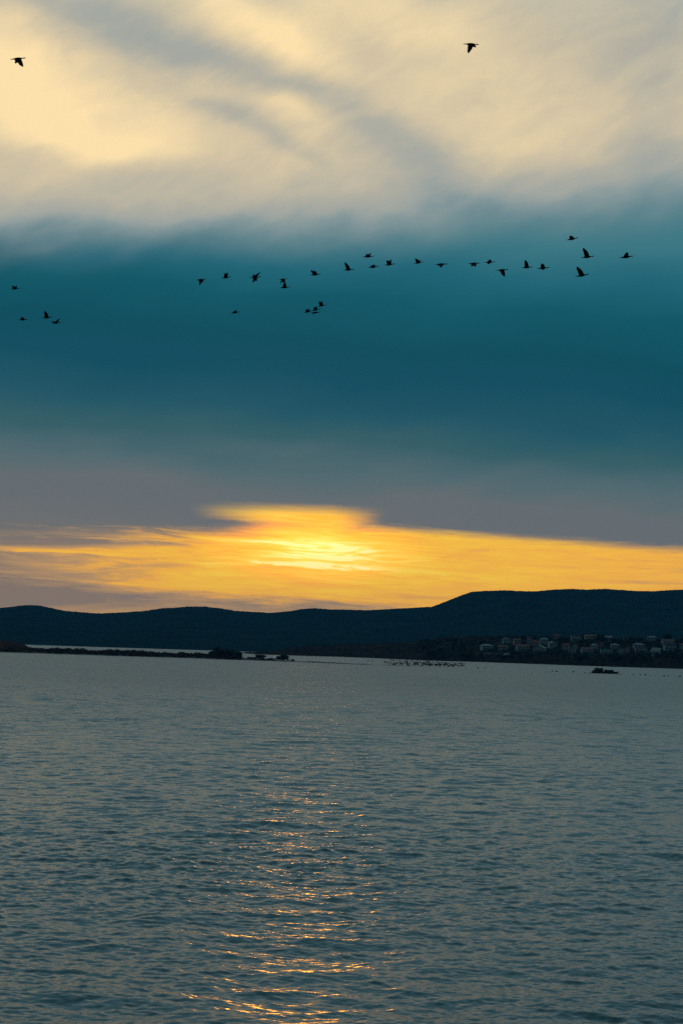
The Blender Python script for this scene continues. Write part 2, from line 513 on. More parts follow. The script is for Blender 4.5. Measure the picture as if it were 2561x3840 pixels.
def build_water():
    tA = wave_tile(113.0, 512, 1.9, 9.0, 0.050, R(78), 1.0, 1)
    tB = wave_tile(29.0, 512, 0.6, 2.8, 0.080, R(80), 0.5, 2)
    tC = wave_tile(17.0, 512, 0.26, 1.2, 0.125, R(95), 0.4, 3, 1.7)
    # rows by distance, columns by bearing
    ys = [46.0]
    while ys[-1] < 900:
        y = ys[-1]
        ys.append(y + max(0.07, min(0.18 * (y / 120) ** 1.35, 4.0)))
    ys = np.array(ys)
    ncol = 760
    ts = np.linspace(-0.235, 0.235, ncol)
    Yg, Tg = np.meshgrid(ys, ts, indexing='ij')
    Xg = Yg * Tg
    dyr = np.gradient(ys)[:, None] * np.ones_like(Tg)
    dxr = Yg * (ts[1] - ts[0])
    sp = np.maximum(dyr * 0.8, dxr)
    edge_f = np.clip((0.235 - np.abs(Tg)) / 0.02, 0, 1) * np.clip((Yg - 46) / 4, 0, 1) * np.clip((895 - Yg) / 150, 0, 1)
    gust = 1 + 0.9 * fbm(Xg / 38 + 40, Yg / 60 + 9, 3)
    Z = np.zeros_like(Xg); DX = np.zeros_like(Xg); DY = np.zeros_like(Xg)
    for tile, ang, lam, chop, gf in ((tA, 0.0, 3.4, 0.9, 0.4), (tB, R(17), 1.3, 1.0, 0.8), (tC, R(-24), 0.6, 0.7, 1.0)):
        f = np.clip((lam / sp - 2.0) / 2.5, 0, 1) * edge_f * (1 + (gust - 1) * gf)
        h, gx, gy = sample(tile, Xg, Yg, ang)
        Z += h * f; DX += chop * gx * f; DY += chop * gy * f
    V = np.stack([Xg + DX, Yg + DY, Z], -1).reshape(-1, 3)
    F = grid_faces(len(ys), ncol)
    # flat outer sea around the wave field, out to the horizon
    b = len(V); y0, y1, t1 = ys[0], ys[-1], 0.235
    FAR = 14000.0
    extra = np.array([(-y0 * t1, y0, 0), (y0 * t1, y0, 0), (y1 * t1, y1, 0), (-y1 * t1, y1, 0),
                      (-FAR, -3000, 0), (FAR, -3000, 0), (FAR, FAR, 0), (-FAR, FAR, 0)], float)
    EF = np.array([(4, 5, 1, 0), (5, 6, 2, 1), (6, 7, 3, 2), (7, 4, 0, 3)]) + b
    o = link_np('water', np.vstack([V, extra]), np.vstack([F, EF]), M_WATER)
    o['kind'] = 'structure'
    return o


build_water()


# ------------------------------------------------------------------ land
class Land:
    """terrain seen from the sea: shoreline and crest lines traced as bearings, distances from where the shore meets the water"""
    def __init__(s, name, shore, crest, depth, ramp, material, nt, ns, rough=0.0, relief=0.0, back=0.5, fine=0.0, kind='structure', seedoff=0.0):
        sp = [on_water(u, v) for u, v in shore]
        s.ts = np.array([p.x / p.y for p in sp]); s.ys = np.array([p.y for p in sp])
        s.ct = []; s.cz = []
        for u, v in crest:
            d = pdir(u, v); t = d.x / d.y
            s.ct.append(t)
            y = float(np.interp(t, s.ts, s.ys)) + depth
            s.cz.append(CAM.z + d.z / d.y * y)
        s.ct = np.array(s.ct); s.cz = np.array(s.cz)
        s.depth = depth; s.ramp = ramp; s.relief = relief; s.fine = fine; s.so = seedoff
        ts = np.linspace(min(s.ts[0], s.ct[0]), max(s.ts[-1], s.ct[-1]), nt)
        ss = np.concatenate([np.linspace(-0.02, 1, ns), 1 + np.linspace(0.03, back, max(4, ns // 4))])
        S, T = np.meshgrid(ss, ts, indexing='ij')
        Y = np.interp(T, s.ts, s.ys) + S * depth
        Z = s.height(T, S)
        if fine:
            Z = Z + np.where(S > 0.02, fine * (rng.random(Z.shape) - 0.5), 0)
        V = np.stack([T * Y, Y, Z], -1).reshape(-1, 3)
        s.obj = link_np(name, V, grid_faces(len(ss), nt), material, True)
        s.obj['kind'] = kind

    def height(s, T, S):
        T = np.asarray(T, float); S = np.asarray(S, float)
        cz = np.interp(T, s.ct, s.cz)
        Sc = np.clip(S, 0, 1)
        f = s.ramp(Sc)
        Y = np.interp(T, s.ts, s.ys) + S * s.depth
        n = fbm(T * Y / (s.depth * 0.35) + s.so, Y / (s.depth * 0.35) + s.so, 4)
        z = cz * f * (1 + s.relief * n * np.sin(np.pi * Sc))
        z = np.where(S > 1, cz * (1 - 0.9 * (S - 1)), z)
        return np.where(S < 0, -1.0, z)

    def hit(s, u, v):
        """where the ray through that pixel meets the slope"""
        d = pdir(u, v); t = d.x / d.y
        y0 = float(np.interp(t, s.ts, s.ys))
        for k in range(400):
            S = k / 400
            y = y0 + S * s.depth
            zr = CAM.z + d.z / d.y * y
            if zr <= float(s.height(t, S)):
                break
        return Vector((t * y, y, float(s.height(t, S))))

    def ground(s, x, y):
        t = x / y
        return float(s.height(t, (y - float(np.interp(t, s.ts, s.ys))) / s.depth))


ridge = [(-700, 2290), (-420, 2262), (-200, 2284), (0, 2279.5), (40, 2276), (80, 2270.5), (116, 2269), (150, 2270.5), (190, 2279), (245, 2291), (340, 2298), (380, 2300),
         (450, 2297), (540, 2291), (610, 2281), (660, 2278), (710, 2274), (770, 2274.5), (810, 2279), (840, 2283), (880, 2290),
         (930, 2293), (1020, 2298), (1080, 2292), (1130, 2284), (1180, 2281), (1240, 2285), (1300, 2286), (1380, 2288),
         (1500, 2282), (1620, 2275), (1650, 2264), (1680, 2252), (1730, 2232), (1770, 2219), (1820, 2216), (1890, 2213.5),
         (1960, 2217), (2010, 2217), (2060, 2212), (2140, 2208), (2200, 2211), (2260, 2208), (2330, 2212), (2390, 2216),
         (2450, 2217), (2520, 2212), (2561, 2211), (2700, 2214), (2900, 2206), (3300, 2230)]
hshore = [(-700, 2393), (0, 2415), (103, 2418), (700, 2436.6), (1300, 2454), (2561, 2490), (3300, 2512)]
hills = Land('hills', hshore, ridge, 1500.0, lambda s: 0.9 * s + 0.1 * np.sin(s * np.pi / 2), M_FOREST, 640, 44, relief=0.30, back=0.6, fine=0.9)

pen_shore = [(893, 2449.8), (1000, 2455), (1100, 2458.5), (1250, 2462.5), (1400, 2468), (1600, 2477), (1800, 2482.5), (1950, 2488),
             (2200, 2497), (2561, 2508.5), (3000, 2524)]
pen_crest = [(893, 2449), (930, 2447), (1000, 2444), (1050, 2438), (1070, 2431), (1150, 2424), (1250, 2418), (1300, 2416), (1480, 2411), (1550, 2409),
             (1600, 2403), (1650, 2393), (1700, 2389), (1750, 2388), (1850, 2385), (1950, 2386), (2050, 2390), (2150, 2394), (2300, 2398), (2561, 2404), (3000, 2412)]
pen = Land('headland', pen_shore, pen_crest, 260.0, lambda s: 0.26 * np.clip(s / 0.05, 0, 1) ** 0.7 + 0.74 * s, M_EARTH, 420, 40, relief=0.16, back=0.8, fine=1.2, seedoff=3.3)

left_shore = [(-700, 2424), (0, 2446), (60, 2447.5), (128, 2450)]
left_crest = [(-700, 2330), (-300, 2372), (-60, 2399), (0, 2401), (30, 2404), (50, 2407.5), (85, 2412), (97, 2419), (108, 2427), (118, 2435), (128, 2441)]
bluff = Land('bluff', left_shore, left_crest, 45.0, lambda s: s ** 0.6, M_BLUFF, 200, 24, relief=0.18, back=1.0, fine=0.9, seedoff=8.1)

# the low sand spit running out from the bluff, and the bar at its end
spit_shore = [(-200, 2440), (0, 2446.2), (128, 2450), (400, 2459), (700, 2468), (800, 2472), (900, 2475), (1000, 2478.5), (1150, 2484), (1300, 2490.2), (1420, 2494.5), (1500, 2497), (1590, 2500.3)]
sp = [on_water(u, v) for u, v in spit_shore]
sts = np.array([p.x / p.y for p in sp]); sys_ = np.array([p.y for p in sp])
sw = np.array([60, 60, 55, 50, 45, 42, 34, 26, 18, 12, 8, 6, 2.0])
sh = np.array([1.6, 1.6, 1.5, 1.4, 1.3, 1.2, 1.0, 0.9, 0.7, 0.55, 0.4, 0.35, 0.1])


def spit_ground(t, s):
    w = np.interp(t, sts, sw); h = np.interp(t, sts, sh)
    y = np.interp(t, sts, sys_) + s * w
    n = fbm(t * y / 14, y / 14, 3)
    z = h * np.sin(np.pi * np.clip(s, 0, 1)) ** 0.6 * (1 + 0.9 * n) - 0.15
    return t * y, y, z


T_, S_ = np.meshgrid(np.linspace(sts[0], sts[-1], 500), np.linspace(0, 1, 13))
X_, Y_, Z_ = spit_ground(T_, S_)
spit = link_np('sand_spit', np.stack([X_, Y_, Z_], -1).reshape(-1, 3), grid_faces(13, 500), M_SAND)
spit['kind'] = 'structure'


# ------------------------------------------------------------------ foliage
def leaf_cloud(n, rx, ry, rz, size, seed, cz=0.0, shell=0.55, flat_bottom=True, lumps=7):
    """leaf-sized faces spread in lumps through a crown"""
    r = random.Random(seed)
    L = []
    for i in range(lumps):
        a = r.uniform(0, 6.28); e = r.uniform(-0.5, 1.0); q = r.uniform(0.25, 0.75)
        L.append((math.cos(a) * q * rx, math.sin(a) * q * ry, cz + e * q * rz, r.uniform(0.35, 0.6)))
    V = []; F = []
    for i in range(n):
        lx, ly, lz, ls = L[i % lumps]
        while True:
            p = Vector((r.uniform(-1, 1), r.uniform(-1, 1), r.uniform(-1, 1)))
            if p.length < 1:
                break
        p = p.normalized() * (shell + (1 - shell) * p.length) if p.length > 0.05 else p
        c = Vector((lx + p.x * rx * ls, ly + p.y * ry * ls, max(lz + p.z * rz * ls, (cz - 0.85 * rz) if flat_bottom else -9)))
        nrm = (p + Vector((r.uniform(-.8, .8), r.uniform(-.8, .8), r.uniform(-.8, .8)))).normalized()
        a = nrm.orthogonal().normalized(); b = nrm.cross(a)
        sz = size * r.uniform(0.6, 1.3)
        k = len(V)
        V += [tuple(c + a * sz), tuple(c + b * sz * 0.7), tuple(c - a * sz), tuple(c - b * sz * 0.7)]
        F.append((k, k + 1, k + 2, k + 3))
    return V, F


def make_tree_mesh(kind, seed):
    """unit-height tree: crown and trunk meshes"""
    r = random.Random(seed)
    if kind == 'round':
        V, F = leaf_cloud(620, 0.52, 0.52, 0.44, 0.085, seed, 0.52, 0.4, True, 11)
    elif kind == 'cypress':
        V = []; F = []
        for j in range(9):
            w = 0.16 * math.sin(math.pi * (0.12 + 0.86 * (j / 9)) ** 0.8)
            v, f = leaf_cloud(60, w, w, 0.10, 0.045, seed + j, 0.10 + 0.84 * j / 8.5, 0.4, False, 3)
            F += [tuple(i + len(V) for i in q) for q in f]; V += v
    else:
        V, F = leaf_cloud(560, 0.64, 0.60, 0.52, 0.095, seed, 0.42, 0.35, True, 10)
    tm = MB().tube((0, 0, -0.08), (0.01, 0, 0.35), 0.045, 0.032, 7).tube((0, 0, 0.30), (0.16, 0.05, 0.60), 0.028, 0.012, 5) \
        .tube((0, 0, 0.30), (-0.15, -0.04, 0.62), 0.026, 0.012, 5).tube((0.01, 0, 0.33), (0.02, 0.02, 0.75), 0.028, 0.01, 5)
    crown = bpy.data.meshes.new('crown'); crown.from_pydata(V, [], F); crown.materials.append(M_LEAF)
    trunk = bpy.data.meshes.new('trunk'); trunk.from_pydata(tm.v, [], tm.f); trunk.materials.append(M_BARK)
    return crown, trunk


TREES = {k: [make_tree_mesh(k, 50 + 7 * i + 31 * j) for i in range(4)] for j, k in enumerate(('round', 'cypress', 'bush'))}


def tree(name, kind, loc, width, height, label, cat, group=None, var=None):
    o = empty(name, loc, random.uniform(0, 6.28))
    c, t = TREES[kind][random.randrange(4) if var is None else var]
    wx = {'round': 1.0, 'cypress': 0.30, 'bush': 1.2}[kind]
    for nm, me in (('crown', c), ('trunk', t)):
        ch = bpy.data.objects.new(nm, me); COL.objects.link(ch); ch.parent = o
        ch.scale = (width / wx, width / wx, height)
    tag(o, label, cat, group)
    return o


def scatter_clumps(name, pts, sizes, quads, material, squash, label, cat):
    """low cover that nobody could count: one mesh of many leafy clumps"""
    r = random.Random(5)
    V = []; F = []
    for p, s in zip(pts, sizes):
        for i in range(quads):
            a = r.uniform(0, 6.28); q = r.uniform(0, 1) ** 0.5; hz = r.uniform(0, 1)
            c = Vector((p[0] + math.cos(a) * q * s * (1 - 0.5 * hz), p[1] + math.sin(a) * q * s * (1 - 0.5 * hz), p[2] + hz * s * squash))
            n = Vector((r.uniform(-1, 1), r.uniform(-1, 1), r.uniform(-.4, 1))).normalized()
            u_ = n.orthogonal().normalized(); w_ = n.cross(u_); z = s * r.uniform(0.18, 0.36)
            k = len(V)
            V += [tuple(c + u_ * z), tuple(c + w_ * z), tuple(c - u_ * z), tuple(c - w_ * z)]
            F.append((k, k + 1, k + 2, k + 3))
    o = link(name, V, F, material)
    o['kind'] = 'stuff'
    return tag(o, label, cat)


# scrub over the headland slope
pts = []; szs = []
for i in range(3600):
    u = random.uniform(1050, 2900); t0 = pdir(u, 2450); t = t0.x / t0.y
    s = random.random() ** (1.3 if u > 1600 else 1.0)
    dens_ = 0.22 if u < 1560 else 0.85
    if random.random() > dens_:
        continue
    y = float(np.interp(t, pen.ts, pen.ys)) + s * 258
    pts.append((t * y, y, float(pen.height(t, s)) - 0.4)); szs.append(random.uniform(1.3, 3.0) * (0.8 if u < 1560 else 1.0))
scatter_clumps('scrub', pts, szs, 12, M_LEAF, 0.9, 'dark scrub covering the low headland around the houses', 'scrub')
pts = []; szs = []
for i in range(420):
    u = random.uniform(-500, 126); t0 = pdir(u, 2430); t = t0.x / t0.y; s = random.random()
    y = float(np.interp(t, bluff.ts, bluff.ys)) + s * 44
    pts.append((t * y, y, float(bluff.height(t, s)) - 0.2)); szs.append(random.uniform(0.5, 1.2))
scatter_clumps('bluff_scrub', pts, szs, 8, M_REED, 0.8, 'dry brown scrub on the bluff at the left edge', 'scrub')
# reeds and low bushes along the spit
pts = []; szs = []
for i in range(2600):
    u = random.uniform(-150, 905) if i < 2450 else random.uniform(905, 1040)
    t0 = pdir(u, 2460); t = t0.x / t0.y; s = random.uniform(0.08, 0.92)
    x, y, z = spit_ground(np.array(t), np.array(s))
    lump = 0.85 + 0.5 * max(0.0, float(fbm(np.array(u / 22.0), np.array(3.3), 3)) + 0.25)
    pts.append((float(x), float(y), float(z) - 0.2)); szs.append(random.uniform(1.5, 2.1) * lump * (1.0 if u < 905 else 0.4))
scatter_clumps('reed_bed', pts, szs, 10, M_REED, 1.45, 'dark brown reeds growing along the low sand spit', 'reeds')


def spit_at(u, s=0.5):
    d = pdir(u, 2465); x, y, z = spit_ground(np.array(d.x / d.y), np.array(s))
    return Vector((float(x), float(y), float(z) - 0.1))


def px(n, Y):
    return n * mpp(Y)


for u, w, h, s, k, var, lab in (
        (797, 36, 28, 0.5, 'bush', 0, 'dark bushy tree at the left end of the thicket on the spit'),
        (817, 48, 35, 0.4, 'bush', 1, 'tall dark bushy tree left of the middle of the spit thicket'),
        (841, 52, 36, 0.55, 'bush', 2, 'broad dark tree in the middle of the spit thicket'),
        (864, 46, 33, 0.4, 'bush', 3, 'dark bushy tree right of the middle of the spit thicket'),
        (876, 22, 24, 0.3, 'bush', 0, 'lower dark shrub closing the right end of the spit thicket'),
        (892, 26, 26, 0.5, 'round', 1, 'small upright tree standing just apart from the spit thicket'),
        (901, 18, 15, 0.5, 'bush', 1, 'low shrub leaning against the small tree beside the thicket'),
        (978, 44, 19, 0.5, 'bush', 2, 'low rounded bush alone on the narrow part of the spit'),
        (1018, 34, 8, 0.5, 'bush', 3, 'very low flat bush between the rounded bush and the peaked one'),
        (940, 40, 8, 0.5, 'bush', 0, 'very low flat bush between the thicket and the rounded bush'),
        (1052, 30, 15, 0.5, 'bush', 1, 'left half of the peaked dark bush near the spit end'),
        (1066, 40, 24, 0.5, 'bush', 2, 'peaked dark bush near the narrow end of the spit'),
        (1097, 16, 7, 0.5, 'bush', 3, 'tiny dark bush past the peaked bush at the spit end')):
    p = spit_at(u, s)
    tree('small_tree' if ' tree ' in lab and 'against' not in lab else 'bush', k, p, px(w * 1.08, p.y), px(h * 1.18, p.y), lab, 'tree' if ' tree ' in lab and 'against' not in lab else 'bush', 'trees and bushes on the sand spit', var)


# ------------------------------------------------------------------ houses on the headland
def house(u0, u1, vtop, vbase, style, wall, roofm, label, yaw=0.0, floors=2, balcony=False, chimney=False):
    p = pen.hit((u0 + u1) / 2, vbase)
    m = mpp(p.y)
    yaw = R(yaw)
    w = (u1 - u0) * m / (abs(math.cos(yaw)) + 0.35 * abs(math.sin(yaw))) * 0.97
    H = (vbase - vtop) * m
    d = max(6.0, min(10.0, w * 0.9))
    o = empty('house', p, yaw - math.atan2(p.x, p.y))
    rh = {'gable': 0.30, 'front': 0.34, 'hip': 0.30, 'flat': 0.07, 'shed': 0.45}[style] * H
    hw = H - rh
    y0, y1, x0, x1 = -d * 0.5, d * 0.5, -w / 2, w / 2
    b = -2.5                                                  # foundation runs into the slope
    wm = MB().box(x0, x1, y0, y1, b, hw)
    if style == 'front':                                      # gable wall faces the sea
        k = len(wm.v)
        wm.v += [(x0, y0, hw), (x1, y0, hw), (0, y0, H - 0.15), (x0, y1, hw), (x1, y1, hw), (0, y1, H - 0.15)]
        wm.f += [(k, k + 1, k + 2), (k + 5, k + 4, k + 3), (k, k + 2, k + 5, k + 3), (k + 1, k + 4, k + 5, k + 2)]
    elif style == 'gable':
        k = len(wm.v)
        wm.v += [(x0, y0, hw), (x0, y1, hw), (x0, 0, H - 0.15), (x1, y0, hw), (x1, y1, hw), (x1, 0, H - 0.15)]
        wm.f += [(k, k + 2, k + 1), (k + 3, k + 4, k + 5), (k, k + 3, k + 5, k + 2), (k + 1, k + 2, k + 5, k + 4)]
    wl = wm.build('wall', WALLS[wall], o)
    e, t = 0.45, 0.22                                          # eaves and roof thickness
    rm = MB()

    def slab(a, bq, c, dq):
        k = len(rm.v)
        for q in (a, bq, c, dq):
            rm.v.append(q)
        for q in (a, bq, c, dq):
            rm.v.append((q[0], q[1], q[2] + t))
        rm.f.extend(tuple(k + i for i in f) for f in ((0, 3, 2, 1), (4, 5, 6, 7), (0, 1, 5, 4), (1, 2, 6, 5), (2, 3, 7, 6), (3, 0, 4, 7)))
    if style == 'front':
        s = rh / (w / 2)
        slab((x0 - e, y0 - e, hw - e * s), (0, y0 - e, H), (0, y1 + e, H), (x0 - e, y1 + e, hw - e * s))
        slab((0, y0 - e, H + 0.003), (x1 + e, y0 - e, hw - e * s), (x1 + e, y1 + e, hw - e * s), (0, y1 + e, H + 0.003))
    elif style == 'gable':
        s = rh / (d / 2)
        slab((x0 - e, y0 - e, hw - e * s), (x1 + e, y0 - e, hw - e * s), (x1 + e, 0, H), (x0 - e, 0, H))
        slab((x0 - e, 0, H + 0.003), (x1 + e, 0, H + 0.003), (x1 + e, y1 + e, hw - e * s), (x0 - e, y1 + e, hw - e * s))
    elif style == 'hip':
        k = 0; q = min(w, d) * 0.38
        rm.v += [(x0 - e, y0 - e, hw), (x1 + e, y0 - e, hw), (x1 + e, y1 + e, hw), (x0 - e, y1 + e, hw),
                 (x0 - e, y0 - e, hw + t), (x1 + e, y0 - e, hw + t), (x1 + e, y1 + e, hw + t), (x0 - e, y1 + e, hw + t),
                 (x0 + q, 0, H), (x1 - q, 0, H)]
        rm.f += [(0, 3, 2, 1), (0, 1, 5, 4), (1, 2, 6, 5), (2, 3, 7, 6), (3, 0, 4, 7), (4, 5, 9, 8), (5, 6, 9), (6, 7, 8, 9), (7, 4, 8)]
    elif style == 'shed':
        slab((x0 - e, y0 - e, hw * 0.55), (x1 + e, y0 - e, hw * 0.35), (x1 + e, y1 + e, H * 0.9), (x0 - e, y1 + e, H))
    else:
        rm.box(x0 - e, x1 + e, y0 - e, y1 + e, hw + 0.004, H)
    rf = rm.build('roof', roofm, o)
    if chimney:
        MB().box(w * 0.18, w * 0.18 + 0.7, 0.4, 1.1, hw + 0.2, H + 0.9).build('chimney', WALLS['brown'], rf)
    fh = hw / floors
    nwin = 2 if w < 7 else 3
    for f in range(floors):
        for i in range(nwin):
            cx = x0 + w * (i + 0.5) / nwin
            ww, wh = min(1.5, w / nwin * 0.5), min(1.5, fh * 0.5)
            z = f * fh + fh * 0.38
            fr = MB().box(cx - ww / 2 - .1, cx + ww / 2 + .1, y0 - 0.05, y0 + 0.05, z - .1, z + wh + .1).build('window', WALLS['white'], o)
            MB().box(cx - ww / 2, cx + ww / 2, y0 - 0.065, y0 + 0.02, z, z + wh).build('pane', M_GLASS, fr)
    if balcony:
        z = fh * (floors - 1)
        bl = MB().box(x0 - 0.1, x1 + 0.1, y0 - 1.5, y0 - 0.003, z - 0.08, z + 0.1).build('balcony', WALLS['grey'], o)
        MB().box(x0 - 0.1, x1 + 0.1, y0 - 1.5, y0 - 1.38, z + 0.104, z + 1.0).build('parapet', WALLS[wall], bl)
    tag(o, label, 'house', 'houses on the headland')
    return o


HOUSES = [
    (1801, 1848, 2415, 2440, 'hip', 'white', M_GREYROOF, 'hip roofed pale house standing farthest left of the hillside houses', 18, 2, True),
    (1867, 1903, 2420, 2442, 'gable', 'white', M_RED, 'small white house in the lower row, second from the left', -10, 2, False),
    (1883, 1917, 2391, 2415, 'front', 'blue', M_GREYROOF, 'pale blue gabled house high on the left of the village', 8, 2, False),
    (1923, 1951, 2395, 2416, 'gable', 'cream', M_RED, 'beige house beside the pale blue gabled one near the skyline', 14, 2, False),
    (1933, 1981, 2417, 2442, 'gable', 'white', M_RED, 'wide white house in the middle of the left lower row', 12, 2, True),
    (1975, 1993, 2386, 2420, 'flat', 'white', M_GREYROOF, 'tall narrow white house rising behind the wide white one', 0, 3, False),
    (1996, 2022, 2402, 2424, 'gable', 'pink', M_RED, 'pinkish house to the right of the tall narrow one', -8, 2, False),
    (1999, 2046, 2421, 2447, 'front', 'white', M_GREYROOF, 'large white gable fronted house low on the slope, left of centre', -14, 2, True),
    (2023, 2055, 2391, 2417, 'hip', 'white', M_TEALROOF, 'house with a teal hip roof below the skyline', 10, 2, False),
    (2054, 2088, 2405, 2430, 'front', 'white', M_GREYROOF, 'bright white gabled house right of the teal roofed one', 16, 2, False),
    (2077, 2099, 2380, 2396, 'gable', 'pink', M_RED, 'small pink house on the skyline above the bright gabled one', 0, 1, False),
    (2106, 2134, 2413, 2444, 'gable', 'grey', M_RED, 'grey house with red roof left of the raft', -12, 2, False),
    (2139, 2176, 2382, 2407, 'flat', 'white', M_GREYROOF, 'flat roofed house with white balcony bands on the skyline', 6, 2, True),
    (2144, 2168, 2412, 2434, 'front', 'white', M_RED, 'narrow white gabled house below the flat roofed skyline house', 0, 2, False),
    (2130, 2157, 2429, 2450, 'flat', 'white', M_GREYROOF, 'low white cube house at the foot of the narrow gabled one', -6, 2, False),
    (2176, 2221, 2428, 2451, 'gable', 'white', M_RED, 'long white house directly above the left end of the raft', 10, 2, True),
    (2212, 2240, 2414, 2437, 'hip', 'blue', M_GREYROOF, 'pale blue house behind the long white one above the raft', 0, 2, False),
    (2239, 2259, 2409, 2434, 'front', 'brown', M_RED, 'narrow brown brick gabled house above the raft', -5, 2, False),
    (2249, 2294, 2432, 2456, 'flat', 'blue', M_TEALROOF, 'long blue flat roofed house above the middle of the raft', 3, 2, True),
    (2287, 2321, 2414, 2432, 'hip', 'grey', M_GREYROOF, 'grey hip roofed house behind the blue and pink pair', 8, 2, False),
    (2315, 2339, 2431, 2451, 'flat', 'blue', M_TEALROOF, 'small teal blue house joined to the pink one', 0, 2, False),
    (2338, 2360, 2424, 2451, 'front', 'pink', M_RED, 'pink gabled house joined to the small teal blue one', 0, 2, False),
    (2372, 2416, 2412, 2431, 'hip', 'white', M_GREYROOF, 'upper of two stacked white houses right of the pink gable', 6, 1, False),
    (2378, 2424, 2427, 2449, 'flat', 'white', M_GREYROOF, 'lower of two stacked white houses right of the pink gable', 4, 2, True),
    (2437, 2473, 2428, 2459, 'shed', 'grey', M_GREYROOF, 'house with one long sloping grey roof facing the water', -20, 2, False),
    (2479, 2525, 2398, 2422, 'gable', 'white', M_RED, 'upper white house below the big round tree at the right', 12, 2, True),
    (2486, 2532, 2417, 2440, 'flat', 'white', M_GREYROOF, 'lower white house with a long balcony near the right edge', 12, 2, True),
    (2545, 2585, 2412, 2437, 'hip', 'blue', M_RED, 'bluish white house cut by the right edge', 0, 2, False),
    (2552, 2590, 2442, 2459, 'flat', 'white', M_GREYROOF, 'small low white house at the right edge, nearest the water', 0, 1, False),
    (2191, 2233, 2381, 2396, 'gable', 'cream', M_RED, 'cream house on the skyline between the cypress and round tree', 5, 1, False),
    (2268, 2294, 2385, 2404, 'gable', 'grey', M_GREYROOF, 'grey house on the skyline just right of the round tree', -8, 2, False),
    (2334, 2358, 2388, 2401, 'flat', 'white', M_GREYROOF, 'small white house on the skyline above the pink gable', 0, 1, False),
    (2424, 2461, 2382, 2398, 'hip', 'grey', M_GREYROOF, 'grey hip roofed house on the skyline left of the big tree', 0, 1, False),
]
for hsp in HOUSES:
    house(*hsp)


# terrace walls between the gardens
def terrace(u0, u1, v, hpx, wall, label):
    a, b = pen.hit(u0, v), pen.hit(u1, v)
    m = mpp(a.y); L = (b - a).length
    o = MB()
    o.box(0, L, -0.2, 0.2, -1.5, hpx * m)
    o.box(-0.05, L + 0.05, -0.27, 0.27, hpx * m + 0.003, hpx * m + 0.12)
    q = o.build('garden_wall', WALLS[wall])
    q.location = a; q.rotation_euler.z = math.atan2(b.y - a.y, b.x - a.x)
    tag(q, label, 'wall', 'garden walls below the houses')


terrace(1790, 1818, 2452, 5, 'blue', 'bluish garden wall below the leftmost hip roofed house')
terrace(1822, 1878, 2452, 4, 'cream', 'long cream garden wall below the left end of the village')
terrace(1889, 1909, 2455, 5, 'blue', 'short bluish garden wall below the second house')
terrace(2200, 2224, 2462, 3, 'cream', 'short cream garden wall just above the raft')
terrace(2486, 2520, 2457, 4, 'cream', 'cream garden wall below the house with the long balcony')

# a small pale shed on the beach
p = pen.hit(2415, 2500.5); m = mpp(p.y)
o = empty('beach_hut', p)
MB().box(-0.8, 0.8, -0.7, 0.7, -0.6, 1.5).build('wall', WALLS['white'], o)
r_ = MB(); r_.v = [(-1, -.9, 1.45), (1, -.9, 1.45), (1, .9, 1.45), (-1, .9, 1.45), (0, -.9, 2.1), (0, .9, 2.1)]
r_.f = [(0, 3, 2, 1), (0, 1, 4), (2, 3, 5), (1, 2, 5, 4), (3, 0, 4, 5)]
r_.build('roof', M_GREYROOF, o)
MB().box(-0.35, 0.35, -0.73, -0.66, -0.5, 1.2).build('door', M_PLANK, o)
tag(o, 'tiny pale hut at the water edge below the stacked white houses', 'hut')

# trees between the houses: those on the skyline stand out, the rest fill in
for u, vb, w, h, k, lab in (
        (2183, 2408, 12, 32, 'cypress', 'slim dark cypress on the skyline beside the flat roofed house'),
        (2251, 2404, 30, 28, 'round', 'round dark tree on the skyline above the middle of the raft'),
        (2501, 2402, 36, 26, 'round', 'biggest round dark tree on the skyline near the right edge'),
        (2368, 2408, 28, 22, 'round', 'round tree on the skyline right of the small white house'),
        (2398, 2409, 28, 20, 'round', 'round tree on the skyline left of the grey hip roofed house'),
        (2305, 2408, 34, 18, 'bush', 'broad low tree on the skyline between two grey houses'),
        (2115, 2403, 30, 18, 'round', 'round tree on the skyline left of the flat roofed house'),
        (1962, 2402, 22, 20, 'round', 'round tree on the skyline left of the tall narrow house'),
        (2550, 2408, 34, 16, 'bush', 'broad low tree on the skyline at the right edge')):
    p = pen.hit(u, vb)
    tree('cypress_tree' if k == 'cypress' else 'tree', k, p, px(w, p.y), px(h, p.y), lab, 'tree', 'trees on the headland skyline')
n_t = 0
while n_t < 95:
    u = random.uniform(1590, 2620); v = random.uniform(2402, 2478) + (u - 2200) * 0.012
    if any(h[0] - 3 < u < h[1] + 3 and h[2] + 3 < v - 4 and v - 22 < h[3] - 6 and v > h[2] + 6 for h in HOUSES) and v < 2462:
        continue
    if v < 2412 and u < 1850:
        continue
    p = pen.hit(u, v)
    h = random.uniform(13, 24)
    tree('tree', random.choice(('round', 'round', 'bush')), p, px(random.uniform(18, 30), p.y), px(h, p.y),
         'dark leafy tree among the houses on the headland slope', 'tree', 'dark trees among the hillside houses')
    n_t += 1

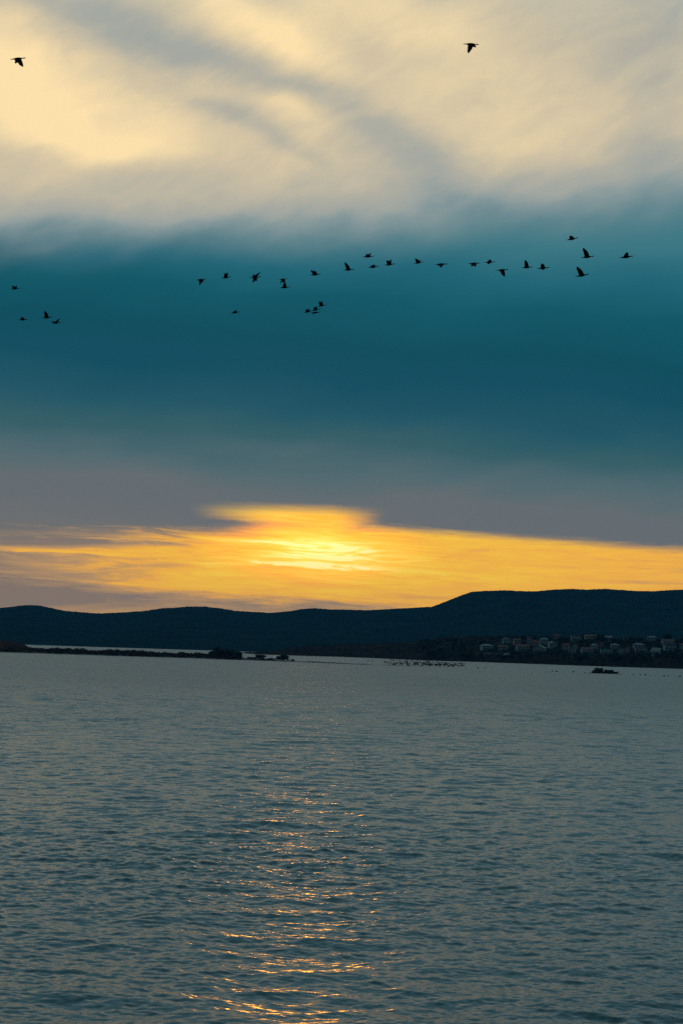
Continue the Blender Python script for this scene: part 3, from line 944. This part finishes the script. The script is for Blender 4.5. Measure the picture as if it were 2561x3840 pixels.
# ------------------------------------------------------------------ raft and floats
p = on_water(2266.5, 2526)
m = mpp(p.y)
o = empty('raft', (p.x, p.y, 0), R(-4))
hx0, hx1 = -50 * m, 51 * m
hull = MB()
prof = [(hx0 + 0.5, -0.35), (hx1 - 1.0, -0.35), (hx1, 1.25), (hx1 - 0.1, 1.42), (hx1 - 1.6, 1.22), (hx0 + 0.3, 1.15), (hx0, 1.05)]
k = len(prof)
hull.v = [(x, -2.6, z) for x, z in prof] + [(x, 2.6, z) for x, z in prof]
hull.f = [tuple(range(k)), tuple(range(2 * k - 1, k - 1, -1))] + [(i, i + k, (i + 1) % k + k, (i + 1) % k) for i in range(k)]
hull.build('hull', M_HULL, o)
for i in range(11):
    x = hx0 + 0.6 + i * (hx1 - hx0 - 2.6) / 11
    MB().box(x, x + (hx1 - hx0 - 2.6) / 11 - 0.06, -2.5, 2.5, 1.15 + 0.006 * i, 1.26 + 0.006 * i).build('deck_plank', M_PLANK, o)
cab = MB().box(-38 * m, -7 * m, -1.7, 1.7, 1.1, 20 * m - 0.25).build('cabin', M_PLANK, o)
MB().box(-39.2 * m, -5.6 * m, -1.95, 1.95, 20 * m - 0.247, 20 * m).build('cabin_roof', M_TARP, cab)
MB().box(-30 * m, -26 * m, -0.3, 0.3, 20 * m + 0.003, 20 * m + 0.32).build('roof_box', M_HULL, cab)
for x in (-33 * m, -24 * m):
    MB().box(x, x + 0.8, -1.74, -1.66, 2.0, 2.6).build('window', M_GLASS, cab)
MB().box(-14 * m, -10 * m, -1.73, -1.66, 1.25, 2.65).build('door', M_HULL, cab)
can = MB()
cx0, cx1, cz = -3 * m, 32 * m, 15.4 * m
can.v = [(cx0, -2, cz - .2), (cx1, -2, cz - .3), (cx1, 2, cz - .3), (cx0, 2, cz - .2), (cx0, 0, cz + .1), ((cx0 + cx1) / 2, 0, cz - 0.05), (cx1, 0, cz)]
can.v += [(x, y, z - 0.75) for x, y, z in can.v[:4]]
can.f = [(0, 1, 6, 5, 4), (2, 3, 4, 5, 6), (0, 4, 3), (1, 2, 6), (0, 7, 8, 1), (1, 8, 9, 2), (2, 9, 10, 3), (3, 10, 7, 0)]
can.build('tarpaulin', M_TARP, o)
for x in (cx0 + .2, (cx0 + cx1) / 2, cx1 - .2):
    for y in (-1.9, 1.9):
        MB().tube((x, y, 1.1), (x, y, cz - .35), 0.07, 0.06, 6).build('post', M_PLANK, o)
for i in range(6):
    x = cx0 + 0.3 + i * 0.86
    MB().box(x, x + 0.78, -1.5, 1.4, 1.2, 1.95 + 0.12 * (i % 2)).build('crate', M_PLANK, o)
MB().box(-45 * m, -39.5 * m, -1.6, 1.4, 1.2, 13 * m).build('locker', M_HULL, o)
for i in range(4):
    x = hx0 + 1.6 + i * 3.6
    MB().tube((x, -2.85, 0.55), (x, -2.59, 0.55), 0.42, 0.42, 10).build('tyre_fender', M_FLOAT, o)
tag(o, 'dark work raft with a cabin and covered deck, moored off the headland', 'raft')


def mooring_float(u, v, wpx, hpx, label):
    p = on_water(u, v); m = mpp(p.y)
    L, H = wpx * m, hpx * m
    o = empty('mooring_float', (p.x, p.y, 0), random.uniform(-.3, .3))
    b = MB()
    prof = [(-.5, .25), (-.46, .42), (-.2, .5), (.2, .5), (.46, .42), (.5, .25)]
    n = 10
    for x, r in prof:
        for i in range(n):
            a = 2 * math.pi * i / n
            b.v.append((x * L, r * H * 1.2 * math.cos(a), H * 0.42 + r * H * math.sin(a)))
    for j in range(len(prof) - 1):
        for i in range(n):
            b.f.append((j * n + i, j * n + (i + 1) % n, (j + 1) * n + (i + 1) % n, (j + 1) * n + i))
    b.f += [tuple(range(n))[::-1], tuple(range((len(prof) - 1) * n, len(prof) * n))]
    b.build('barrel', M_FLOAT, o, True)
    MB().tube((0, 0, H * 0.85), (0, 0, H * 1.25), H * 0.10, H * 0.07, 6).build('lug', M_HULL, o)
    tag(o, label, 'float', 'floats in a line either side of the raft')


for u, v, w, h, lab in (
        (2070, 2518, 6, 3, 'small dark float farthest left in the line of floats'),
        (2086, 2519, 8, 3.5, 'dark float second from the left in the line'),
        (2149, 2521, 8, 4, 'larger dark float left of the raft, midway along the gap'),
        (2193, 2523.5, 7, 2.6, 'low dark float a little left of the raft'),
        (2211, 2525, 10, 3, 'low float touching the left end of the raft'),
        (2325, 2529, 14, 2, 'long low float just off the right end of the raft'),
        (2374, 2531, 7, 2.6, 'small dark float first in the row right of the raft'),
        (2400, 2531.5, 7, 2.6, 'small dark float second in the row right of the raft'),
        (2418, 2532, 9, 4.2, 'biggest dark float in the row right of the raft'),
        (2437, 2533.5, 7, 2.2, 'faint low float just right of the biggest one'),
        (2489, 2536, 8, 3.6, 'left one of a close pair of floats near the right edge'),
        (2504, 2536.5, 8, 3, 'right one of a close pair of floats near the right edge'),
        (2547, 2538, 11, 3.6, 'dark float farthest right in the line of floats'),
        (1791, 2506, 8, 3, 'lone dark float just right of the low flock'),
        (1817, 2503.5, 6, 3, 'small lone float right of the low flock, nearer the shore'),
        (1381, 2480, 4, 3.5, 'left of two tiny floats between the sand bar and the far shore'),
        (1396, 2481, 4, 3.5, 'right of two tiny floats between the sand bar and the far shore')):
    mooring_float(u, v, w, h, lab)


# ------------------------------------------------------------------ cormorants
def bird_mesh(L, slope, tips, detail=8, el=0.0):
    """flying cormorant heading +x; tips: wing-tip offsets (dx, dz) from the shoulder in body lengths, near wing then far wing"""
    V = []; F = []
    prof = [(-.50, .006, .034, -.004), (-.42, .011, .036, 0), (-.30, .026, .034, 0), (-.17, .052, .050, -.003), (-.03, .066, .060, -.005),
            (.09, .058, .055, -.003), (.18, .038, .036, 0), (.25, .025, .024, .003), (.32, .021, .020, .007), (.37, .028, .024, .011),
            (.41, .025, .020, .012), (.435, .013, .011, .010), (.49, .006, .005, .006), (.50, .003, .003, .001)]
    n = detail
    for x, rz, ry, zc in prof:
        for i in range(n):
            a = 2 * math.pi * i / n
            V.append(Vector((x, 1.35 * ry * math.cos(a), zc + 1.4 * rz * math.sin(a))))
    for j in range(len(prof) - 1):
        for i in range(n):
            F.append((j * n + i, j * n + (i + 1) % n, (j + 1) * n + (i + 1) % n, (j + 1) * n + i))
    F += [tuple(range(n))[::-1], tuple(range((len(prof) - 1) * n, len(prof) * n))]
    span = 0.70
    for side, (tx, tz) in zip((-1, 1), tips):
        root = Vector((0.13, side * 0.035, 0.022))
        flat = math.hypot(tx, tz)
        tz0 = tz; dyy = 0.0
        for _k in range(12):                                   # seen from below: depth and height share the sight line
            dyy = 0.5 * dyy + 0.5 * side * math.sqrt(max(span * span - tx * tx - tz * tz, 0.03 ** 2))
            tz = (tz0 + dyy * math.sin(el)) / math.cos(el)
        tip = Vector((0.13 + tx, root.y + dyy, 0.022 + tz))
        wrist = root.lerp(tip, 0.48) + Vector((0.085 + 0.25 * max(0, -tx), 0, 0.05 * (1 if tz > -0.15 else 0.6)))
        secs = 8
        base = len(V)
        for s in range(secs):
            t = s / (secs - 1)
            le = root * (1 - t) ** 2 + wrist * (2 * t * (1 - t)) + tip * t ** 2
            ch = np.interp(t, [0, .25, .5, .75, .92, 1], [.36, .34, .30, .23, .13, .045])
            ragged = 0.012 * (1 if s % 2 else -1) if s > 2 else 0
            back = Vector((-1, 0, -0.10 - 0.15 * t)).normalized() * (ch + ragged)
            th = 0.016 * (1 - 0.8 * t)
            up = (tip - root).cross(back)
            up = up.normalized() * th if up.length > 1e-6 else Vector((0, 0, th))
            V += [le, le + back * 0.3 + up, le + back, le + back * 0.3 - up]
        for s in range(secs - 1):
            for i in range(4):
                a, b = base + s * 4 + i, base + s * 4 + (i + 1) % 4
                F.append((a, b, b + 4, a + 4))
        F += [(base, base + 3, base + 2, base + 1), tuple(base + (secs - 1) * 4 + i for i in range(4))]
    c, s_ = math.cos(slope), math.sin(slope)
    V = [(L * (v.x * c - v.z * s_), L * v.y, L * (v.x * s_ + v.z * c)) for v in V]
    return V, F


LEN = 0.88
BIRDS = [  # tail px, beak px, near tip px, far tip px, label
    ((40, 224), (100, 216), (90, 250), (65, 239), 'bird with both wings beating down against the cream cloud, upper left'),
    ((1736, 164), (1797, 168), (1758, 201), (1785, 178), 'bird with one wing hanging straight down, high in the upper right'),
    ((40, 1085), (77, 1080), (47, 1073), (66, 1071), 'bird with two short raised wings at the left edge, highest of its four'),
    ((69, 1200), (106, 1197), (82, 1190), (88, 1191), 'bird with a low hump of wing at the left, nearest the edge'),
    ((157, 1193), (199, 1188), (169, 1168), (174, 1172), 'bird with one tall upright wing in the left group of four'),
    ((193, 1212), (231, 1209), (225, 1194), (196, 1206), 'lowest bird of the left four, wing slanting forward'),
    ((735, 1051), (774, 1046), (752, 1070), (765, 1058), 'first bird from the left in the long line, wings down'),
    ((829, 1044), (868, 1037), (853, 1022), (846, 1024), 'second bird from the left in the long line, wing up'),
    ((936, 1040), (980, 1039), (976, 1021), (951, 1030), 'wings up bird of the two that cross in an X shape'),
    ((938, 1041), (978, 1038), (950, 1061), (964, 1055), 'wings down bird of the two that cross in an X shape'),
    ((1045, 1048), (1079, 1046), (1053, 1064), (1071, 1062), 'wings down bird directly above another one in the long line'),
    ((1048, 1079), (1089, 1076), (1067, 1060), (1070, 1062), 'wing up bird directly below another one in the long line'),
    ((864, 1175), (900, 1169), (886, 1163), (880, 1166), 'small lone bird below the left part of the long line'),
    ((1161, 1032), (1205, 1027), (1166, 1015), (1182, 1016), 'bird with a square raised wing right of the stacked pair'),
    ((1286, 1013), (1329, 1010), (1293, 985), (1297, 988), 'bird with a tall pointed wing near the middle of the line'),
    ((1358, 963), (1403, 961), (1390, 950), (1375, 953), 'topmost bird above the middle of the long line'),
    ((1378, 1004), (1422, 998), (1402, 993), (1394, 995), 'flat winged bird just below the topmost middle one'),
    ((1439, 995), (1482, 989), (1450, 977), (1467, 973), 'bird with two raised wings in a V right of the middle'),
    ((1189, 1149), (1224, 1143), (1205, 1130), (1196, 1131), 'upper right bird of the tight group of four below the line'),
    ((1138, 1172), (1172, 1166), (1159, 1158), (1148, 1160), 'leftmost bird of the tight group of four below the line'),
    ((1166, 1166), (1202, 1157), (1186, 1149), (1180, 1152), 'wing up bird in the centre of the tight group of four'),
    ((1163, 1174), (1203, 1170), (1176, 1180), (1180, 1178), 'lowest bird of the tight group of four, wing tip down'),
    ((1549, 988), (1588, 982), (1557, 971), (1577, 974), 'bird with wings in a shallow V right of the middle pair'),
    ((1630, 992), (1679, 990), (1655, 1004), (1640, 998), 'arched bird with both wings down, left of a big gap'),
    ((1753, 989), (1800, 987), (1785, 1000), (1770, 1000), 'bird with wings half lowered, right of the big gap'),
    ((1814, 984), (1857, 982), (1836, 974), (1834, 991), 'bird gliding with level wings between two wings down birds'),
    ((1859, 1014), (1906, 1011), (1893, 1038), (1888, 1030), 'lower bird with one long wing straight down, right of centre'),
    ((1953, 1004), (1998, 1001), (1969, 976), (1973, 980), 'bird with one wing straight up, left of a similar one'),
    ((2012, 1007), (2060, 1003), (2031, 989), (2040, 1012), 'bird with wing up right behind the straight winged one'),
    ((2121, 900), (2168, 892), (2136, 885), (2142, 888), 'highest bird of the right hand group of four'),
    ((2176, 966), (2228, 961), (2186, 931), (2190, 936), 'bird with a tall swept wing below the highest right one'),
    ((2320, 966), (2375, 961), (2349, 947), (2343, 969), 'rightmost bird of the whole flock, wings half spread'),
    ((2155, 1037), (2208, 1028), (2162, 1001), (2167, 1006), 'lowest bird of the right group, tall swept wing'),
]
for (tl, bk, n1, n2, lab) in BIRDS:
    lpx = math.hypot(bk[0] - tl[0], bk[1] - tl[1])
    Y = LEN * FPX / lpx
    c = at((tl[0] + bk[0]) / 2, (tl[1] + bk[1]) / 2, Y)
    sl = math.atan2(tl[1] - bk[1], bk[0] - tl[0]) + RHO
    shx, shy = tl[0] + 0.63 * (bk[0] - tl[0]), tl[1] + 0.63 * (bk[1] - tl[1])
    tips = []
    for q in (n1, n2):
        dx_, dz_ = (q[0] - shx) / lpx, -(q[1] - shy) / lpx
        s_ = math.sin(-sl); c_ = math.cos(-sl)
        tips.append((dx_ * c_ - dz_ * s_, dx_ * s_ + dz_ * c_))
    V, F = bird_mesh(LEN, sl, tips, 8, math.atan2(c.z - CAM.z, math.hypot(c.x, c.y)))
    b = link('cormorant', V, F, M_BIRD)
    b.location = c
    b.rotation_euler.z = -math.atan2(c.x, c.y)
    tag(b, lab, 'bird', 'birds flying across the sky')

# the low flock over the water, far off
poses = [((-.1, .5), (.1, .4)), ((-.15, -.45), (.05, -.35)), ((0, .15), (0, .15)), ((-.25, .55), (-.2, .5)), ((0, -.2), (.1, -.1)), ((-.1, .35), (-.3, .1))]
fm = []
for t in poses:
    V, F = bird_mesh(LEN, 0.0, t, 5)
    me = bpy.data.meshes.new('low_bird'); me.from_pydata([tuple(v) for v in V], [], F); me.materials.append(M_BIRD)
    fm.append(me)
nb = 0
while nb < 265:
    u = random.triangular(1440, 1765, 1610) if random.random() < 0.75 else random.uniform(1440, 1762)
    top = 2469 + (u - 1440) * 0.055
    bot = 2494 + (u - 1440) * 0.035
    v = random.triangular(top, bot, bot - 8)
    Y = random.uniform(640, 900)
    c = at(u, v, Y)
    if c.z < 0.25:
        c.z = 0.25
    b = bpy.data.objects.new('flocking_bird', random.choice(fm))
    COL.objects.link(b)
    b.location = c
    b.rotation_euler = (random.uniform(-.3, .3), random.uniform(-.4, .3), random.choice((0, 0, math.pi)) + random.uniform(-1.1, 1.1))
    tag(b, 'tiny dark bird in the dense flock low over the water', 'bird', 'dense flock low over the water')
    nb += 1

# ------------------------------------------------------------------ evening haze
HAZE = 3.6e-5
if HAZE:
    hz = MB().box(-6500, 6500, -400, 7000, -2.2, 190.0)
    hm = bpy.data.materials.new('evening_haze'); hm.use_nodes = True
    hm.node_tree.nodes.clear()
    vo = hm.node_tree.nodes.new('ShaderNodeVolumePrincipled'); oo = hm.node_tree.nodes.new('ShaderNodeOutputMaterial')
    vo.inputs['Color'].default_value = (0.08, 0.48, 1.0, 1); vo.inputs['Density'].default_value = HAZE
    vo.inputs['Anisotropy'].default_value = 0.0
    hm.node_tree.links.new(vo.outputs[0], oo.inputs['Volume'])
    ho = hz.build('haze', hm)
    ho['kind'] = 'stuff'
    ho['label'] = 'thin blue evening haze over the water and hills'; ho['category'] = 'haze'
